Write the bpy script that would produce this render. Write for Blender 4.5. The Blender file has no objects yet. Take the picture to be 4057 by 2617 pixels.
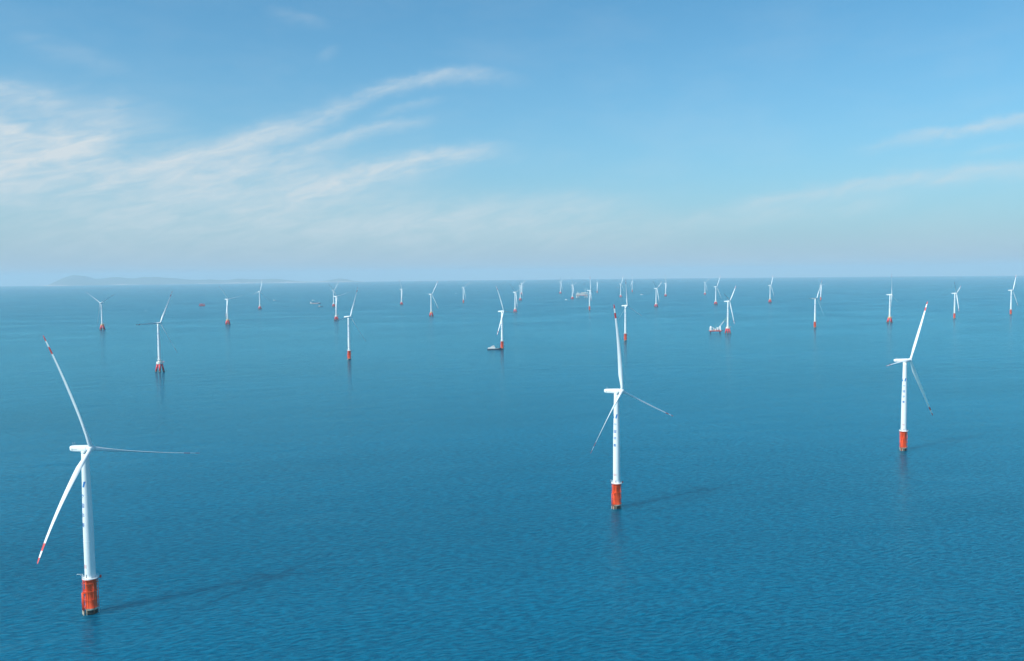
import bpy, math, random
import numpy as np
from mathutils import Matrix, Vector

random.seed(7)
R = math.radians
PI = math.pi
scene = bpy.context.scene
COL = scene.collection

# ------------------------------------------------------------------ camera
EARTH = 7.4e6            # effective earth radius (with refraction): the sea is really curved
CAM_H = 200.0
F_PX, W_PX = 3400.0, 4057.0
cam = bpy.data.cameras.new('camera')
cam_ob = bpy.data.objects.new('camera', cam)
COL.objects.link(cam_ob)
cam.sensor_fit = 'HORIZONTAL'
cam.sensor_width = 36.0
cam.lens = 36.0 * F_PX / W_PX
cam.clip_start = 0.5
cam.clip_end = 250000.0
pitch, roll = R(3.796), R(0.6)
fwd = Vector((0, math.cos(pitch), -math.sin(pitch)))
rt0 = Vector((1, 0, 0))
up0 = rt0.cross(fwd)
rt = math.cos(roll) * rt0 - math.sin(roll) * up0
up = math.sin(roll) * rt0 + math.cos(roll) * up0
m = Matrix((rt, up, -fwd)).transposed().to_4x4()
m.translation = Vector((0, 0, CAM_H))
cam_ob.matrix_world = m
scene.camera = cam_ob

# ------------------------------------------------------------------ render settings
scene.render.engine = 'CYCLES'
scene.view_settings.view_transform = 'Standard'
scene.view_settings.look = 'None'
scene.view_settings.gamma = 1.0
scene.view_settings.exposure = 0.0
scene.cycles.use_denoising = True
scene.cycles.max_bounces = 6
scene.cycles.diffuse_bounces = 2
scene.cycles.glossy_bounces = 2
scene.cycles.transmission_bounces = 2
scene.cycles.volume_bounces = 1
scene.cycles.transparent_max_bounces = 6

# ------------------------------------------------------------------ sun
SUN_AZ, SUN_EL = 236.0, 43.0     # azimuth clockwise from +Y
sd = Vector((math.sin(R(SUN_AZ)) * math.cos(R(SUN_EL)), math.cos(R(SUN_AZ)) * math.cos(R(SUN_EL)), math.sin(R(SUN_EL))))
sun = bpy.data.lights.new('sun', 'SUN')
sun.energy = 4.9
sun.angle = R(0.53)
sun.color = (1.0, 0.95, 0.88)
sun_ob = bpy.data.objects.new('sun', sun)
COL.objects.link(sun_ob)
sun_ob.rotation_euler = sd.to_track_quat('Z', 'Y').to_euler()
sun_ob.location = (0, 0, 3000)

# ------------------------------------------------------------------ node helper
class NT:
    def __init__(self, tree):
        self.t = tree
        tree.nodes.clear()
    def n(self, typ, **kw):
        nd = self.t.nodes.new(typ)
        for k, v in kw.items():
            setattr(nd, k, v)
        return nd
    def put(self, sock, v):
        if v is None:
            return
        if hasattr(v, 'is_output'):
            self.t.links.new(v, sock)
        else:
            sock.default_value = v
    def m(self, op, a, b=None, c=None, clamp=False):
        nd = self.n('ShaderNodeMath', operation=op, use_clamp=clamp)
        for i, v in enumerate((a, b, c)):
            self.put(nd.inputs[i], v)
        return nd.outputs[0]
    def v(self, op, a, b=None, scale=None):
        nd = self.n('ShaderNodeVectorMath', operation=op)
        self.put(nd.inputs[0], a)
        self.put(nd.inputs[1], b)
        if scale is not None:
            self.put(nd.inputs['Scale'], scale)
        return nd.outputs['Value'] if op in ('DOT_PRODUCT', 'LENGTH') else nd.outputs[0]
    def comb(self, x, y, z):
        nd = self.n('ShaderNodeCombineXYZ')
        for i, q in enumerate((x, y, z)):
            self.put(nd.inputs[i], q)
        return nd.outputs[0]
    def sep(self, v):
        nd = self.n('ShaderNodeSeparateXYZ')
        self.put(nd.inputs[0], v)
        return nd.outputs
    def noise(self, vec, scale, detail=2.0, rough=0.5, dist=0.0):
        nd = self.n('ShaderNodeTexNoise')
        nd.noise_dimensions = '3D'
        self.put(nd.inputs['Vector'], vec)
        self.put(nd.inputs['Scale'], scale)
        self.put(nd.inputs['Detail'], detail)
        self.put(nd.inputs['Roughness'], rough)
        self.put(nd.inputs['Distortion'], dist)
        return nd.outputs['Fac']
    def mix(self, fac, a, b, blend='MIX'):
        nd = self.n('ShaderNodeMix', data_type='RGBA', blend_type=blend)
        self.put(nd.inputs[0], fac)
        self.put(nd.inputs[6], a)
        self.put(nd.inputs[7], b)
        return nd.outputs[2]
    def rng(self, v, a, b, c=0.0, d=1.0, interp='LINEAR'):
        nd = self.n('ShaderNodeMapRange', interpolation_type=interp)
        self.put(nd.inputs[0], v)
        for i, q in enumerate((a, b, c, d)):
            self.put(nd.inputs[i + 1], q)
        return nd.outputs[0]

# ------------------------------------------------------------------ world: Nishita sky with cirrus
SKY_S = 0.09
world = bpy.data.worlds.new('World')
scene.world = world
world.use_nodes = True
w = NT(world.node_tree)
sky = w.n('ShaderNodeTexSky', sky_type='NISHITA')
sky.sun_disc = False
sky.sun_elevation = R(SUN_EL)
sky.sun_rotation = R(SUN_AZ)
sky.altitude = 200.0
sky.air_density = 1.0
sky.dust_density = 1.2
sky.ozone_density = 2.0
d = w.n('ShaderNodeTexCoord').outputs['Generated']
dx, dy, dz = w.sep(d)
az = w.m('MULTIPLY', w.m('ARCTAN2', dx, dy), 180 / PI)
el = w.m('MULTIPLY', w.m('ARCSINE', dz), 180 / PI)
# wind-drawn warp of the cirrus, in sky degrees
c0 = w.comb(az, el, 0.0)
wa = w.noise(c0, 0.16, 3, 0.55)
wb = w.noise(w.comb(w.m('ADD', az, 40.0), w.m('MULTIPLY', el, 1.6), 3.0), 0.55, 4, 0.6)
el_w = w.m('ADD', el, w.m('ADD', w.m('MULTIPLY', w.m('SUBTRACT', wa, 0.5), 1.0), w.m('MULTIPLY', w.m('SUBTRACT', wb, 0.5), 0.9)))
# (points az,el) , half width, strength, (az fade in, az fade out lengths)
STREAKS = [
 ([(-13.4, 9.4), (-10.8, 10.7), (-8.1, 11.9), (-5.3, 12.7), (-2.5, 13.05), (0.4, 12.5)], .40, .42, 2.5, 5.0),
 ([(-9.2, 10.1), (-6.4, 10.9), (-4.2, 11.3)], .25, .22, 1.5, 2.0),
 ([(-15.0, 7.4), (-13.9, 7.8), (-11.2, 8.55), (-9.2, 9.4), (-7.0, 9.85), (-5.0, 9.85)], .38, .44, 2.5, 3.5),
 ([(-17.4, 3.7), (-15.0, 4.7), (-12.3, 5.65), (-9.5, 6.65), (-6.7, 7.5), (-3.9, 7.85), (0.2, 8.1)], .55, .70, 4.0, 6.0),
 ([(-29.3, 4.6), (-27.8, 5.3), (-25.0, 5.9), (-21.3, 7.2), (-18.8, 7.9), (-16.8, 8.6), (-13.5, 9.5), (-10.8, 10.8)], .78, .64, 6.0, 5.0),
 ([(-24.0, 5.0), (-20.0, 6.0), (-16.0, 6.9), (-12.0, 7.6)], 1.2, .50, 6.0, 5.0),
 ([(-40.0, 8.4), (-31.1, 8.5), (-29.3, 8.25), (-28.2, 7.9)], .95, 1.0, 3.0, 2.2),
 ([(-34.0, 6.2), (-29.7, 6.7), (-27.2, 7.7), (-24.9, 8.7), (-23.9, 9.0)], 1.2, .95, 2.0, 2.2),
 ([(-34.0, 10.9), (-30.3, 10.7), (-28.8, 10.4), (-27.0, 10.1)], .42, .5, 2.0, 2.4),
 ([(34.0, 8.6), (30.6, 8.3), (27.6, 8.1), (24.9, 7.7), (22.3, 7.5)], .32, .52, 5.0, 2.5),
 ([(34.0, 5.7), (30.6, 5.7), (26.4, 5.7), (22.9, 5.4), (20.5, 5.0), (18.0, 4.55), (15.4, 4.15), (12.7, 3.8)], .42, .42, 5.0, 6.0),
 ([(31.0, 7.1), (29.3, 6.85), (27.5, 6.7)], .2, .16, 2.0, 1.5),
 ([(25.0, 4.4), (17.0, 3.5), (9.0, 3.0)], .5, .28, 4.0, 3.0),
 ([(-34.0, 5.0), (-26.0, 5.6), (-16.0, 5.4), (-4.0, 5.6)], 2.2, .40, 8.0, 8.0),
 ([(-9.0, 3.6), (0.0, 4.4), (9.0, 4.8)], .9, .26, 5.0, 5.0),
 ([(-34.0, 9.4), (-26.0, 9.6), (-20.0, 9.0)], 1.5, .30, 6.0, 5.0),
 ([(-30.0, 13.6), (-26.0, 13.0), (-23.0, 12.2)], .6, .14, 2.0, 2.5),
 ([(-15.5, 16.2), (-13.0, 16.0), (-11.5, 15.7)], .35, .14, 1.5, 1.5),
 ([(-12.6, 13.6), (-11.0, 14.2)], .3, .12, 1.0, 1.0),
 ([(-30.0, 3.0), (-15.0, 3.2), (0.0, 3.4), (12.0, 2.8)], 1.4, .34, 8.0, 9.0),
]
total = None
for pts, hw, st, fi, fo in STREAKS:
    p = np.array(pts)
    dg = min(2, len(pts) - 1)
    co = np.polyfit(p[:, 0], p[:, 1], dg)
    a0, a1 = p[:, 0].min(), p[:, 0].max()
    if dg == 2:
        cen = w.m('MULTIPLY_ADD', w.m('MULTIPLY_ADD', az, float(co[0]), float(co[1])), az, float(co[2]))
    else:
        cen = w.m('MULTIPLY_ADD', az, float(co[0]), float(co[1]))
    t = w.m('DIVIDE', w.m('SUBTRACT', el_w, cen), hw)
    # soft below, crisper above
    g = w.m('EXPONENT', w.m('MULTIPLY', w.m('MULTIPLY', t, t), w.rng(t, -0.5, 0.5, -0.55, -1.1)))
    win = w.m('MULTIPLY', w.rng(az, a0 - fi * .4, a0 + fi, 0, 1, 'SMOOTHSTEP'), w.rng(az, a1 - fo, a1 + fo * .4, 1, 0, 'SMOOTHSTEP'))
    c = w.m('MULTIPLY', w.m('MULTIPLY', g, win), st)
    total = c if total is None else w.m('SUBTRACT', w.m('ADD', total, c), w.m('MULTIPLY', total, c))
# fibres drawn along the wind (rising to the right)
fx = w.m('MULTIPLY_ADD', el, 0.25, w.m('MULTIPLY', az, 0.22))
fy = w.m('MULTIPLY_ADD', az, -0.28, el)
fib = w.noise(w.comb(fx, fy, 7.0), 1.5, 6, 0.58, 0.5)
fib = w.rng(fib, 0.32, 0.66, 0.48, 1.25)
cover = w.m('MULTIPLY', total, fib, clamp=True)
veil = w.m('MULTIPLY', w.rng(w.noise(w.comb(w.m('MULTIPLY', az, .35), el, 1.0), 0.35, 4, 0.6), .45, .8, 0, .16), w.rng(el, 0, 20, 1, .3))
cover = w.m('MAXIMUM', cover, veil)
# low haze of the distant air: thickens towards the horizon
hz = w.m('EXPONENT', w.m('MULTIPLY', w.m('MAXIMUM', el, 0.0), -1 / 7.2))
hz = w.m('MULTIPLY', hz, 0.97)
k = 1.0 / SKY_S
skyc = w.mix(1.0, sky.outputs[0], (0.61, 1.47, 1.67, 1), 'MULTIPLY')
skyc = w.mix(hz, skyc, (0.435 * k, 0.55 * k, 0.675 * k, 1))
skyc = w.mix(cover, skyc, (0.65 * k, 0.735 * k, 0.785 * k, 1))
bg = w.n('ShaderNodeBackground')
w.put(bg.inputs['Color'], skyc)
bg.inputs['Strength'].default_value = SKY_S
out = w.n('ShaderNodeOutputWorld')
w.t.links.new(bg.outputs[0], out.inputs[0])

# ------------------------------------------------------------------ materials
def paint(name, col, rough=0.45, var=0.08, scale=0.35, stain=None, stain_amt=0.0, metal=0.0):
    mt = bpy.data.materials.new(name)
    mt.use_nodes = True
    t = NT(mt.node_tree)
    geo = t.n('ShaderNodeTexCoord').outputs['Object']
    x, y, z = t.sep(geo)
    n1 = t.noise(geo, scale, 4, 0.6)
    cc = t.mix(t.rng(n1, 0.3, 0.7), tuple(c * (1 - var) for c in col) + (1,), tuple(min(1, c * (1 + var * .5)) for c in col) + (1,))
    if stain:
        s = t.noise(t.comb(x, y, t.m('MULTIPLY', z, 0.12)), scale * 4, 4, 0.65)
        cc = t.mix(t.m('MULTIPLY', t.rng(s, 0.56, 0.78), stain_amt), cc, stain + (1,))
    b = t.n('ShaderNodeBsdfPrincipled')
    t.put(b.inputs['Base Color'], cc)
    b.inputs['Metallic'].default_value = metal
    t.put(b.inputs['Roughness'], t.rng(n1, 0.2, 0.8, rough - .08, rough + .1))
    o = t.n('ShaderNodeOutputMaterial')
    t.t.links.new(b.outputs[0], o.inputs[0])
    return mt

M = {
 'white': paint('white_paint', (0.80, 0.81, 0.80), 0.42, 0.05, 0.25, (0.55, 0.52, 0.47), 0.3),
 'blade': paint('blade_gelcoat', (0.80, 0.81, 0.81), 0.38, 0.04, 0.3),
 'red': paint('red_band_paint', (0.62, 0.045, 0.035), 0.42, 0.10, 0.5),
 'orange': paint('orange_paint', (1.0, 0.095, 0.013), 0.5, 0.03, 0.5, (0.6, 0.07, 0.02), 0.08),
 'growth': paint('marine_growth', (0.035, 0.036, 0.03), 0.7, 0.4, 1.2),
 'salt': paint('salt_band', (0.62, 0.53, 0.40), 0.7, 0.3, 1.2, (0.5, 0.2, 0.08), 0.5),
 'pile': paint('pile_red_paint', (0.78, 0.055, 0.06), 0.42, 0.14, 0.6, (0.3, 0.05, 0.04), 0.4),
 'cap_white': paint('cap_pale_concrete', (0.80, 0.78, 0.70), 0.7, 0.12, 0.5, (0.45, 0.33, 0.2), 0.3),
 'cap_orange': paint('cap_ochre_paint', (0.78, 0.42, 0.16), 0.6, 0.12, 0.5, (0.5, 0.3, 0.16), 0.3),
 'blue': paint('blue_marking', (0.03, 0.19, 0.50), 0.45, 0.08, 1.0),
 'letter': paint('blue_letter', (0.05, 0.16, 0.42), 0.45, 0.08, 1.0),
 'mark_red': paint('red_marking', (0.65, 0.10, 0.07), 0.45, 0.08, 1.0),
 'grey': paint('grey_marking', (0.25, 0.26, 0.27), 0.5, 0.1, 1.0),
 'steel': paint('grey_steel', (0.42, 0.44, 0.46), 0.5, 0.15, 1.0, (0.3, 0.2, 0.14), 0.3),
 'dark': paint('dark_hull_paint', (0.03, 0.045, 0.07), 0.45, 0.3, 0.5, (0.2, 0.1, 0.06), 0.3),
 'glass': paint('dark_glass', (0.02, 0.03, 0.035), 0.1, 0.1, 0.5),
 'deck': paint('red_deck_paint', (0.42, 0.07, 0.06), 0.6, 0.2, 0.4, (0.3, 0.15, 0.1), 0.4),
 'hull_red': paint('red_hull_paint', (0.55, 0.06, 0.06), 0.5, 0.15, 0.4, (0.3, 0.12, 0.08), 0.4),
 'green': paint('pale_green_paint', (0.30, 0.48, 0.36), 0.5, 0.15, 0.5),
 'boat_white': paint('boat_white_paint', (0.80, 0.80, 0.78), 0.4, 0.08, 0.6, (0.5, 0.35, 0.22), 0.25),
 'topside': paint('beige_module_paint', (0.60, 0.56, 0.52), 0.55, 0.2, 0.12, (0.4, 0.28, 0.22), 0.5),
}

def sea_material():
    mt = bpy.data.materials.new('sea_water')
    mt.use_nodes = True
    t = NT(mt.node_tree)
    P = t.n('ShaderNodeNewGeometry').outputs['Position']
    x, y, z = t.sep(P)
    # crests run roughly along azimuth 72 degrees; u across the crests, v along them
    ca, sa = math.cos(R(18)), math.sin(R(18))
    u = t.m('ADD', t.m('MULTIPLY', y, ca), t.m('MULTIPLY', x, -sa))
    v = t.m('ADD', t.m('MULTIPLY', x, ca), t.m('MULTIPLY', y, sa))
    warp = t.m('MULTIPLY', t.m('SUBTRACT', t.noise(t.comb(u, v, 0.0), 0.012, 2, 0.5), 0.5), 26.0)
    uw = t.m('ADD', u, warp)
    def layer(scale, stretch, detail, rough, amp, eps, zz):
        def h(du, dv):
            return t.noise(t.comb(t.m('ADD', uw, du), t.m('MULTIPLY', t.m('ADD', v, dv), stretch), zz), scale, detail, rough, 0.25)
        h0 = h(0.0, 0.0)
        su = t.m('MULTIPLY', t.m('SUBTRACT', h(eps, 0.0), h0), amp / eps)
        sv = t.m('MULTIPLY', t.m('SUBTRACT', h(0.0, eps), h0), amp / eps)
        return su, sv, h0
    s1 = layer(0.42, 0.34, 3.0, 0.62, 1.6, 0.12, 0.0)
    s2 = layer(0.03, 0.45, 1.0, 0.5, 2.2, 1.5, 9.0)
    # gusts: patches where the small waves are steeper
    gust = t.rng(t.noise(t.comb(u, t.m('MULTIPLY', v, .5), 4.0), 0.0045, 3, 0.55), 0.32, 0.68, 0.62, 1.32)
    su = t.m('ADD', t.m('MULTIPLY', s1[0], gust), s2[0])
    sv = t.m('ADD', t.m('MULTIPLY', s1[1], gust), s2[1])
    nx = t.m('SUBTRACT', t.m('MULTIPLY', su, sa), t.m('MULTIPLY', sv, ca))
    ny = t.m('MULTIPLY', t.m('ADD', t.m('MULTIPLY', su, ca), t.m('MULTIPLY', sv, sa)), -1.0)
    n0 = t.v('NORMALIZE', t.comb(nx, ny, 1.0))
    # a facet that would mirror the light below the horizon sends it up off the next wave instead
    V = t.n('ShaderNodeNewGeometry').outputs['Incoming']
    vn = t.m('MAXIMUM', t.v('DOT_PRODUCT', V, n0), 0.02)
    rf = t.v('SUBTRACT', t.v('SCALE', n0, scale=t.m('MULTIPLY', vn, 2.0)), V)
    rx, ry, rz = t.sep(rf)
    nrm = t.v('NORMALIZE', t.v('ADD', t.comb(rx, ry, t.m('ADD', t.m('ABSOLUTE', rz), 0.015)), V))
    big = t.noise(t.comb(u, t.m('MULTIPLY', v, .3), 2.0), 0.0035, 5, 0.6)
    base = t.mix(t.rng(big, 0.32, 0.68), WATER_A, WATER_B)
    # light shining through crests and the dimmer troughs are painted into the base colour
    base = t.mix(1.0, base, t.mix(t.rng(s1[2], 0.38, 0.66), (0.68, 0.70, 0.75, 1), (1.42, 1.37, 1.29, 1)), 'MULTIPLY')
    # body colour of the water under a rippled, slightly blue reflecting surface
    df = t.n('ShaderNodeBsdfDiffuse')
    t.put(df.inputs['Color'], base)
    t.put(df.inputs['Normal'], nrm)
    gl = t.n('ShaderNodeBsdfGlossy')
    gl.inputs['Color'].default_value = SEA_TINT
    gl.inputs['Roughness'].default_value = 0.18
    t.put(gl.inputs['Normal'], nrm)
    fr = t.n('ShaderNodeFresnel')
    fr.inputs['IOR'].default_value = 1.33
    t.put(fr.inputs['Normal'], nrm)
    # part of the light wanders through the water before it comes back up, which softens shadows
    ss = t.n('ShaderNodeSubsurfaceScattering')
    ss.falloff = 'BURLEY'
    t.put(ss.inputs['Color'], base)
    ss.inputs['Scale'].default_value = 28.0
    ss.inputs['Radius'].default_value = (1.0, 1.0, 1.0)
    t.put(ss.inputs['Normal'], nrm)
    body = t.n('ShaderNodeMixShader')
    body.inputs[0].default_value = 1.0
    t.t.links.new(df.outputs[0], body.inputs[1])
    t.t.links.new(ss.outputs[0], body.inputs[2])
    mx = t.n('ShaderNodeMixShader')
    t.put(mx.inputs[0], t.m('MULTIPLY', fr.outputs[0], SEA_REFL))
    t.t.links.new(body.outputs[0], mx.inputs[1])
    t.t.links.new(gl.outputs[0], mx.inputs[2])
    o = t.n('ShaderNodeOutputMaterial')
    t.t.links.new(mx.outputs[0], o.inputs[0])
    return mt
SEA_TINT = (0.42, 0.94, 1.0, 1)
SEA_REFL = 1.0
WATER_A = (0.0, 0.083, 0.154, 1)
WATER_B = (0.0, 0.109, 0.200, 1)
M['sea'] = sea_material()

def hill_material():
    mt = bpy.data.materials.new('island_ground')
    mt.use_nodes = True
    t = NT(mt.node_tree)
    geo = t.n('ShaderNodeTexCoord').outputs['Object']
    x, y, z = t.sep(geo)
    n1 = t.noise(geo, 0.004, 5, 0.6)
    veg = t.mix(n1, (0.09, 0.13, 0.11, 1), (0.20, 0.21, 0.17, 1))
    lim = t.m('ADD', 18.0, t.m('MULTIPLY', t.m('SUBTRACT', t.noise(geo, 0.0006, 3, 0.6), 0.42), 240.0))
    sand = t.rng(t.m('SUBTRACT', lim, z), 0.0, 20.0)
    cc = t.mix(sand, veg, (0.62, 0.47, 0.40, 1))
    b = t.n('ShaderNodeBsdfPrincipled')
    t.put(b.inputs['Base Color'], cc)
    b.inputs['Roughness'].default_value = 0.9
    o = t.n('ShaderNodeOutputMaterial')
    t.t.links.new(b.outputs[0], o.inputs[0])
    return mt
M['hill'] = hill_material()

def foam_material():
    mt = bpy.data.materials.new('wake_foam')
    mt.use_nodes = True
    t = NT(mt.node_tree)
    geo = t.n('ShaderNodeTexCoord').outputs['Object']
    x, y, z = t.sep(geo)
    n1 = t.noise(t.comb(t.m('MULTIPLY', x, .25), y, 0.0), 0.35, 4, 0.65)
    a = t.m('MULTIPLY', t.rng(n1, 0.40, 0.70), 0.55)
    b = t.n('ShaderNodeBsdfPrincipled')
    b.inputs['Base Color'].default_value = (0.7, 0.76, 0.78, 1)
    b.inputs['Roughness'].default_value = 0.8
    t.put(b.inputs['Alpha'], a)
    o = t.n('ShaderNodeOutputMaterial')
    t.t.links.new(b.outputs[0], o.inputs[0])
    return mt
M['foam'] = foam_material()

# ------------------------------------------------------------------ mesh helpers
class MB:
    def __init__(self):
        self.v, self.f, self.mi, self.sm, self.mats = [], [], [], [], []
    def mat(self, name):
        if name not in self.mats:
            self.mats.append(name)
        return self.mats.index(name)
    def face(self, idx, mat, smooth=False):
        self.f.append(tuple(idx)); self.mi.append(self.mat(mat)); self.sm.append(smooth)
    def rings(self, rings, mats, smooth=True, cap0=True, cap1=True):
        """loft closed rings of equal point count; mats: one name or one per band"""
        n = len(rings[0])
        base = len(self.v)
        for r in rings:
            self.v.extend([tuple(p) for p in r])
        for i in range(len(rings) - 1):
            mt = mats if isinstance(mats, str) else mats[i]
            for j in range(n):
                a = base + i * n + j; b = base + i * n + (j + 1) % n
                self.face((a, b, b + n, a + n), mt, smooth)
        m0 = mats if isinstance(mats, str) else mats[0]
        m1 = mats if isinstance(mats, str) else mats[-1]
        if cap0: self.face([base + j for j in range(n)][::-1], m0)
        if cap1: self.face([base + (len(rings) - 1) * n + j for j in range(n)], m1)
        return self
    def lathe(self, prof, mats, n=32, smooth=True, ctr=(0, 0)):
        rr = [[(ctr[0] + r * math.cos(2 * PI * k / n), ctr[1] + r * math.sin(2 * PI * k / n), z) for k in range(n)] for r, z in prof]
        return self.rings(rr, mats, smooth)
    def tube(self, p0, p1, r0, mat, r1=None, n=8):
        p0, p1 = Vector(p0), Vector(p1)
        q = (p1 - p0).normalized().to_track_quat('Z', 'Y')
        r1 = r0 if r1 is None else r1
        rr = []
        for p, r in ((p0, r0), (p1, r1)):
            rr.append([p + q @ Vector((r * math.cos(2 * PI * k / n), r * math.sin(2 * PI * k / n), 0)) for k in range(n)])
        return self.rings(rr, mat)
    def box(self, x0, x1, y0, y1, z0, z1, mat, bev=0.0):
        if bev > 0:
            b = bev
            def ring(z, i):
                return [(x0 + b + i, y0 + i, z), (x1 - b - i, y0 + i, z), (x1 - i, y0 + b + i, z), (x1 - i, y1 - b - i, z),
                        (x1 - b - i, y1 - i, z), (x0 + b + i, y1 - i, z), (x0 + i, y1 - b - i, z), (x0 + i, y0 + b + i, z)]
            return self.rings([ring(z0, 0), ring(z1 - b, 0), ring(z1, b * .7)], mat, smooth=False)
        return self.rings([[(x0, y0, z), (x1, y0, z), (x1, y1, z), (x0, y1, z)] for z in (z0, z1)], mat, smooth=False)
    def torus(self, rad, z, r, mat, n=32, a0=0.0, a1=2 * PI, k=6, ctr=(0, 0)):
        full = abs(a1 - a0 - 2 * PI) < 1e-6
        rr = []
        for i in range(n + 1):
            a = a0 + (a1 - a0) * i / n
            rr.append([(ctr[0] + (rad + r * math.cos(2 * PI * j / k)) * math.cos(a), ctr[1] + (rad + r * math.cos(2 * PI * j / k)) * math.sin(a), z + r * math.sin(2 * PI * j / k)) for j in range(k)])
        return self.rings(rr, mat, cap0=not full, cap1=not full)
    def mesh(self, name):
        me = bpy.data.meshes.new(name)
        me.from_pydata(self.v, [], self.f)
        for mt in self.mats:
            me.materials.append(M[mt])
        me.polygons.foreach_set('material_index', self.mi)
        me.polygons.foreach_set('use_smooth', self.sm)
        import bmesh
        bm = bmesh.new(); bm.from_mesh(me)
        bmesh.ops.recalc_face_normals(bm, faces=bm.faces)
        bm.to_mesh(me); bm.free()
        me.update()
        return me

def link(name, me, parent=None, mat=None, label=None):
    o = bpy.data.objects.new(name, me)
    COL.objects.link(o)
    if parent is not None:
        o.parent = parent
    if mat is not None:
        o.matrix_local = mat
    if label:
        o['label'] = label
    return o
def empty(name, loc, label, cat, group=None, rz=0.0, s=1.0):
    o = bpy.data.objects.new(name, None)
    COL.objects.link(o)
    o.empty_display_size = 2.0
    o.location = loc
    o.rotation_euler = (0, 0, rz)
    o.scale = (s, s, s)
    o['label'] = label
    o['category'] = cat
    if group:
        o['group'] = group
    return o
def RZ(a, loc=(0, 0, 0)):
    return Matrix.Translation(loc) @ Matrix.Rotation(a, 4, 'Z')
def AZ(deg):     # azimuth clockwise from +Y -> rotation of a mesh built facing +X
    return R(90 - deg)

# ------------------------------------------------------------------ the sea
def build_sea():
    rad = [0.0] + [8 * 1.16 ** i for i in range(46)]
    rad = [r for r in rad if r < 3000] + list(np.linspace(3000, 62000, 90))
    n = 288
    v = [(0, 0, 0)]
    for r in rad[1:]:
        for k in range(n):
            a = 2 * PI * k / n
            v.append((r * math.cos(a), r * math.sin(a), -r * r / (2 * EARTH)))
    f = [(0, 1 + k, 1 + (k + 1) % n) for k in range(n)]
    for i in range(len(rad) - 2):
        b = 1 + i * n
        for k in range(n):
            f.append((b + k, b + n + k, b + n + (k + 1) % n, b + (k + 1) % n))
    me = bpy.data.meshes.new('sea')
    me.from_pydata(v, [], f)
    me.materials.append(M['sea'])
    me.polygons.foreach_set('use_smooth', [True] * len(f))
    o = link('sea', me)
    o['kind'] = 'structure'
build_sea()
def sea_z(x, y):
    return -(x * x + y * y) / (2 * EARTH)

# ------------------------------------------------------------------ the far island
def build_island():
    prof = [(-28.6, 0), (-28.34, 27), (-28.0, 146), (-27.6, 309), (-27.06, 428), (-26.46, 411), (-26.12, 352), (-25.88, 282), (-25.51, 290), (-24.96, 331), (-24.48, 327), (-24.06, 266), (-23.71, 262), (-23.28, 316), (-22.57, 328), (-21.99, 294), (-21.27, 252), (-20.47, 174), (-19.95, 169), (-19.27, 187), (-18.75, 152), (-18.3, 154), (-17.69, 208), (-16.92, 178), (-16.3, 166), (-15.6, 190), (-15.06, 161), (-14.43, 94), (-13.64, 38), (-12.68, 17), (-12.2, 62), (-11.31, 165), (-10.82, 124), (-10.42, 33), (-9.8, 0)]
    pa = [p[0] for p in prof]; ph = [p[1] for p in prof]
    na, nd = 420, 36
    from mathutils import noise as mn
    v, f = [], []
    for i in range(na + 1):
        a = -28.9 + (-9.6 + 28.9) * i / na
        h = float(np.interp(a, pa, ph))
        for j in range(nd + 1):
            q = j / nd
            dd = 40500 + 5000 * q
            x, y = dd * math.sin(R(a)), dd * math.cos(R(a))
            shape = max(0.0, math.sin(PI * q)) ** 0.8
            nz = mn.fractal(Vector((x / 1500, y / 900, 0)), 0.8, 2.1, 5)
            nz2 = mn.fractal(Vector((x / 420, y / 420, 5)), 0.9, 2.1, 4)
            z = h * (shape * (1 + 0.14 * nz * (1 - shape * .55)) + 0.05 * nz2 * shape) + (12 if h > 3 else 0) * min(1, 6 * shape)
            v.append((x, y, sea_z(x, y) + z - 6.0 + (6.0 if 0 < j < nd else 0)))
    for i in range(na):
        for j in range(nd):
            b = i * (nd + 1) + j
            f.append((b, b + nd + 1, b + nd + 2, b + 1))
    me = bpy.data.meshes.new('island_hills')
    ox, oy = 43000 * math.sin(R(-20)), 43000 * math.cos(R(-20))
    oz = sea_z(ox, oy)
    me.from_pydata([(p[0] - ox, p[1] - oy, p[2] - oz) for p in v], [], f)
    me.materials.append(M['hill'])
    me.polygons.foreach_set('use_smooth', [True] * len(f))
    o = link('island_hills', me)
    o.location = (ox, oy, oz)
    o['kind'] = 'structure'
build_island()

# ------------------------------------------------------------------ turbine meshes (metres, base at the water line)
LB, OFF = 73.0, 5.7
CONE = math.asin((5.7 + 1.85) / LB)
TILT = R(5)
HUB_Z = 100.0
BANDS = [(0.84, 0.90), (0.952, 1.001)]

def tower_r(z):
    pts = [(0, 3.0), (21, 2.98), (55, 2.85), (80, 2.35), (98, 2.0)]
    return float(np.interp(z, [p[0] for p in pts], [p[1] for p in pts]))

def tower_mesh(z0):
    mb = MB()
    zs = [z0, z0 + .35, z0 + .36] + list(np.linspace(z0 + 2, 97.9, 22))
    prof = []
    for i, z in enumerate(zs):
        prof.append((tower_r(z) + (.16 if i < 2 else 0), z))
    mb.lathe(prof, 'white', 40)
    # flange seams between the tower cans
    for zf in (44.0, 71.0):
        mb.lathe([(tower_r(zf) + .05, zf - .12), (tower_r(zf) + .05, zf + .12)], 'white', 40)
    return mb.mesh('tower')

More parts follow.
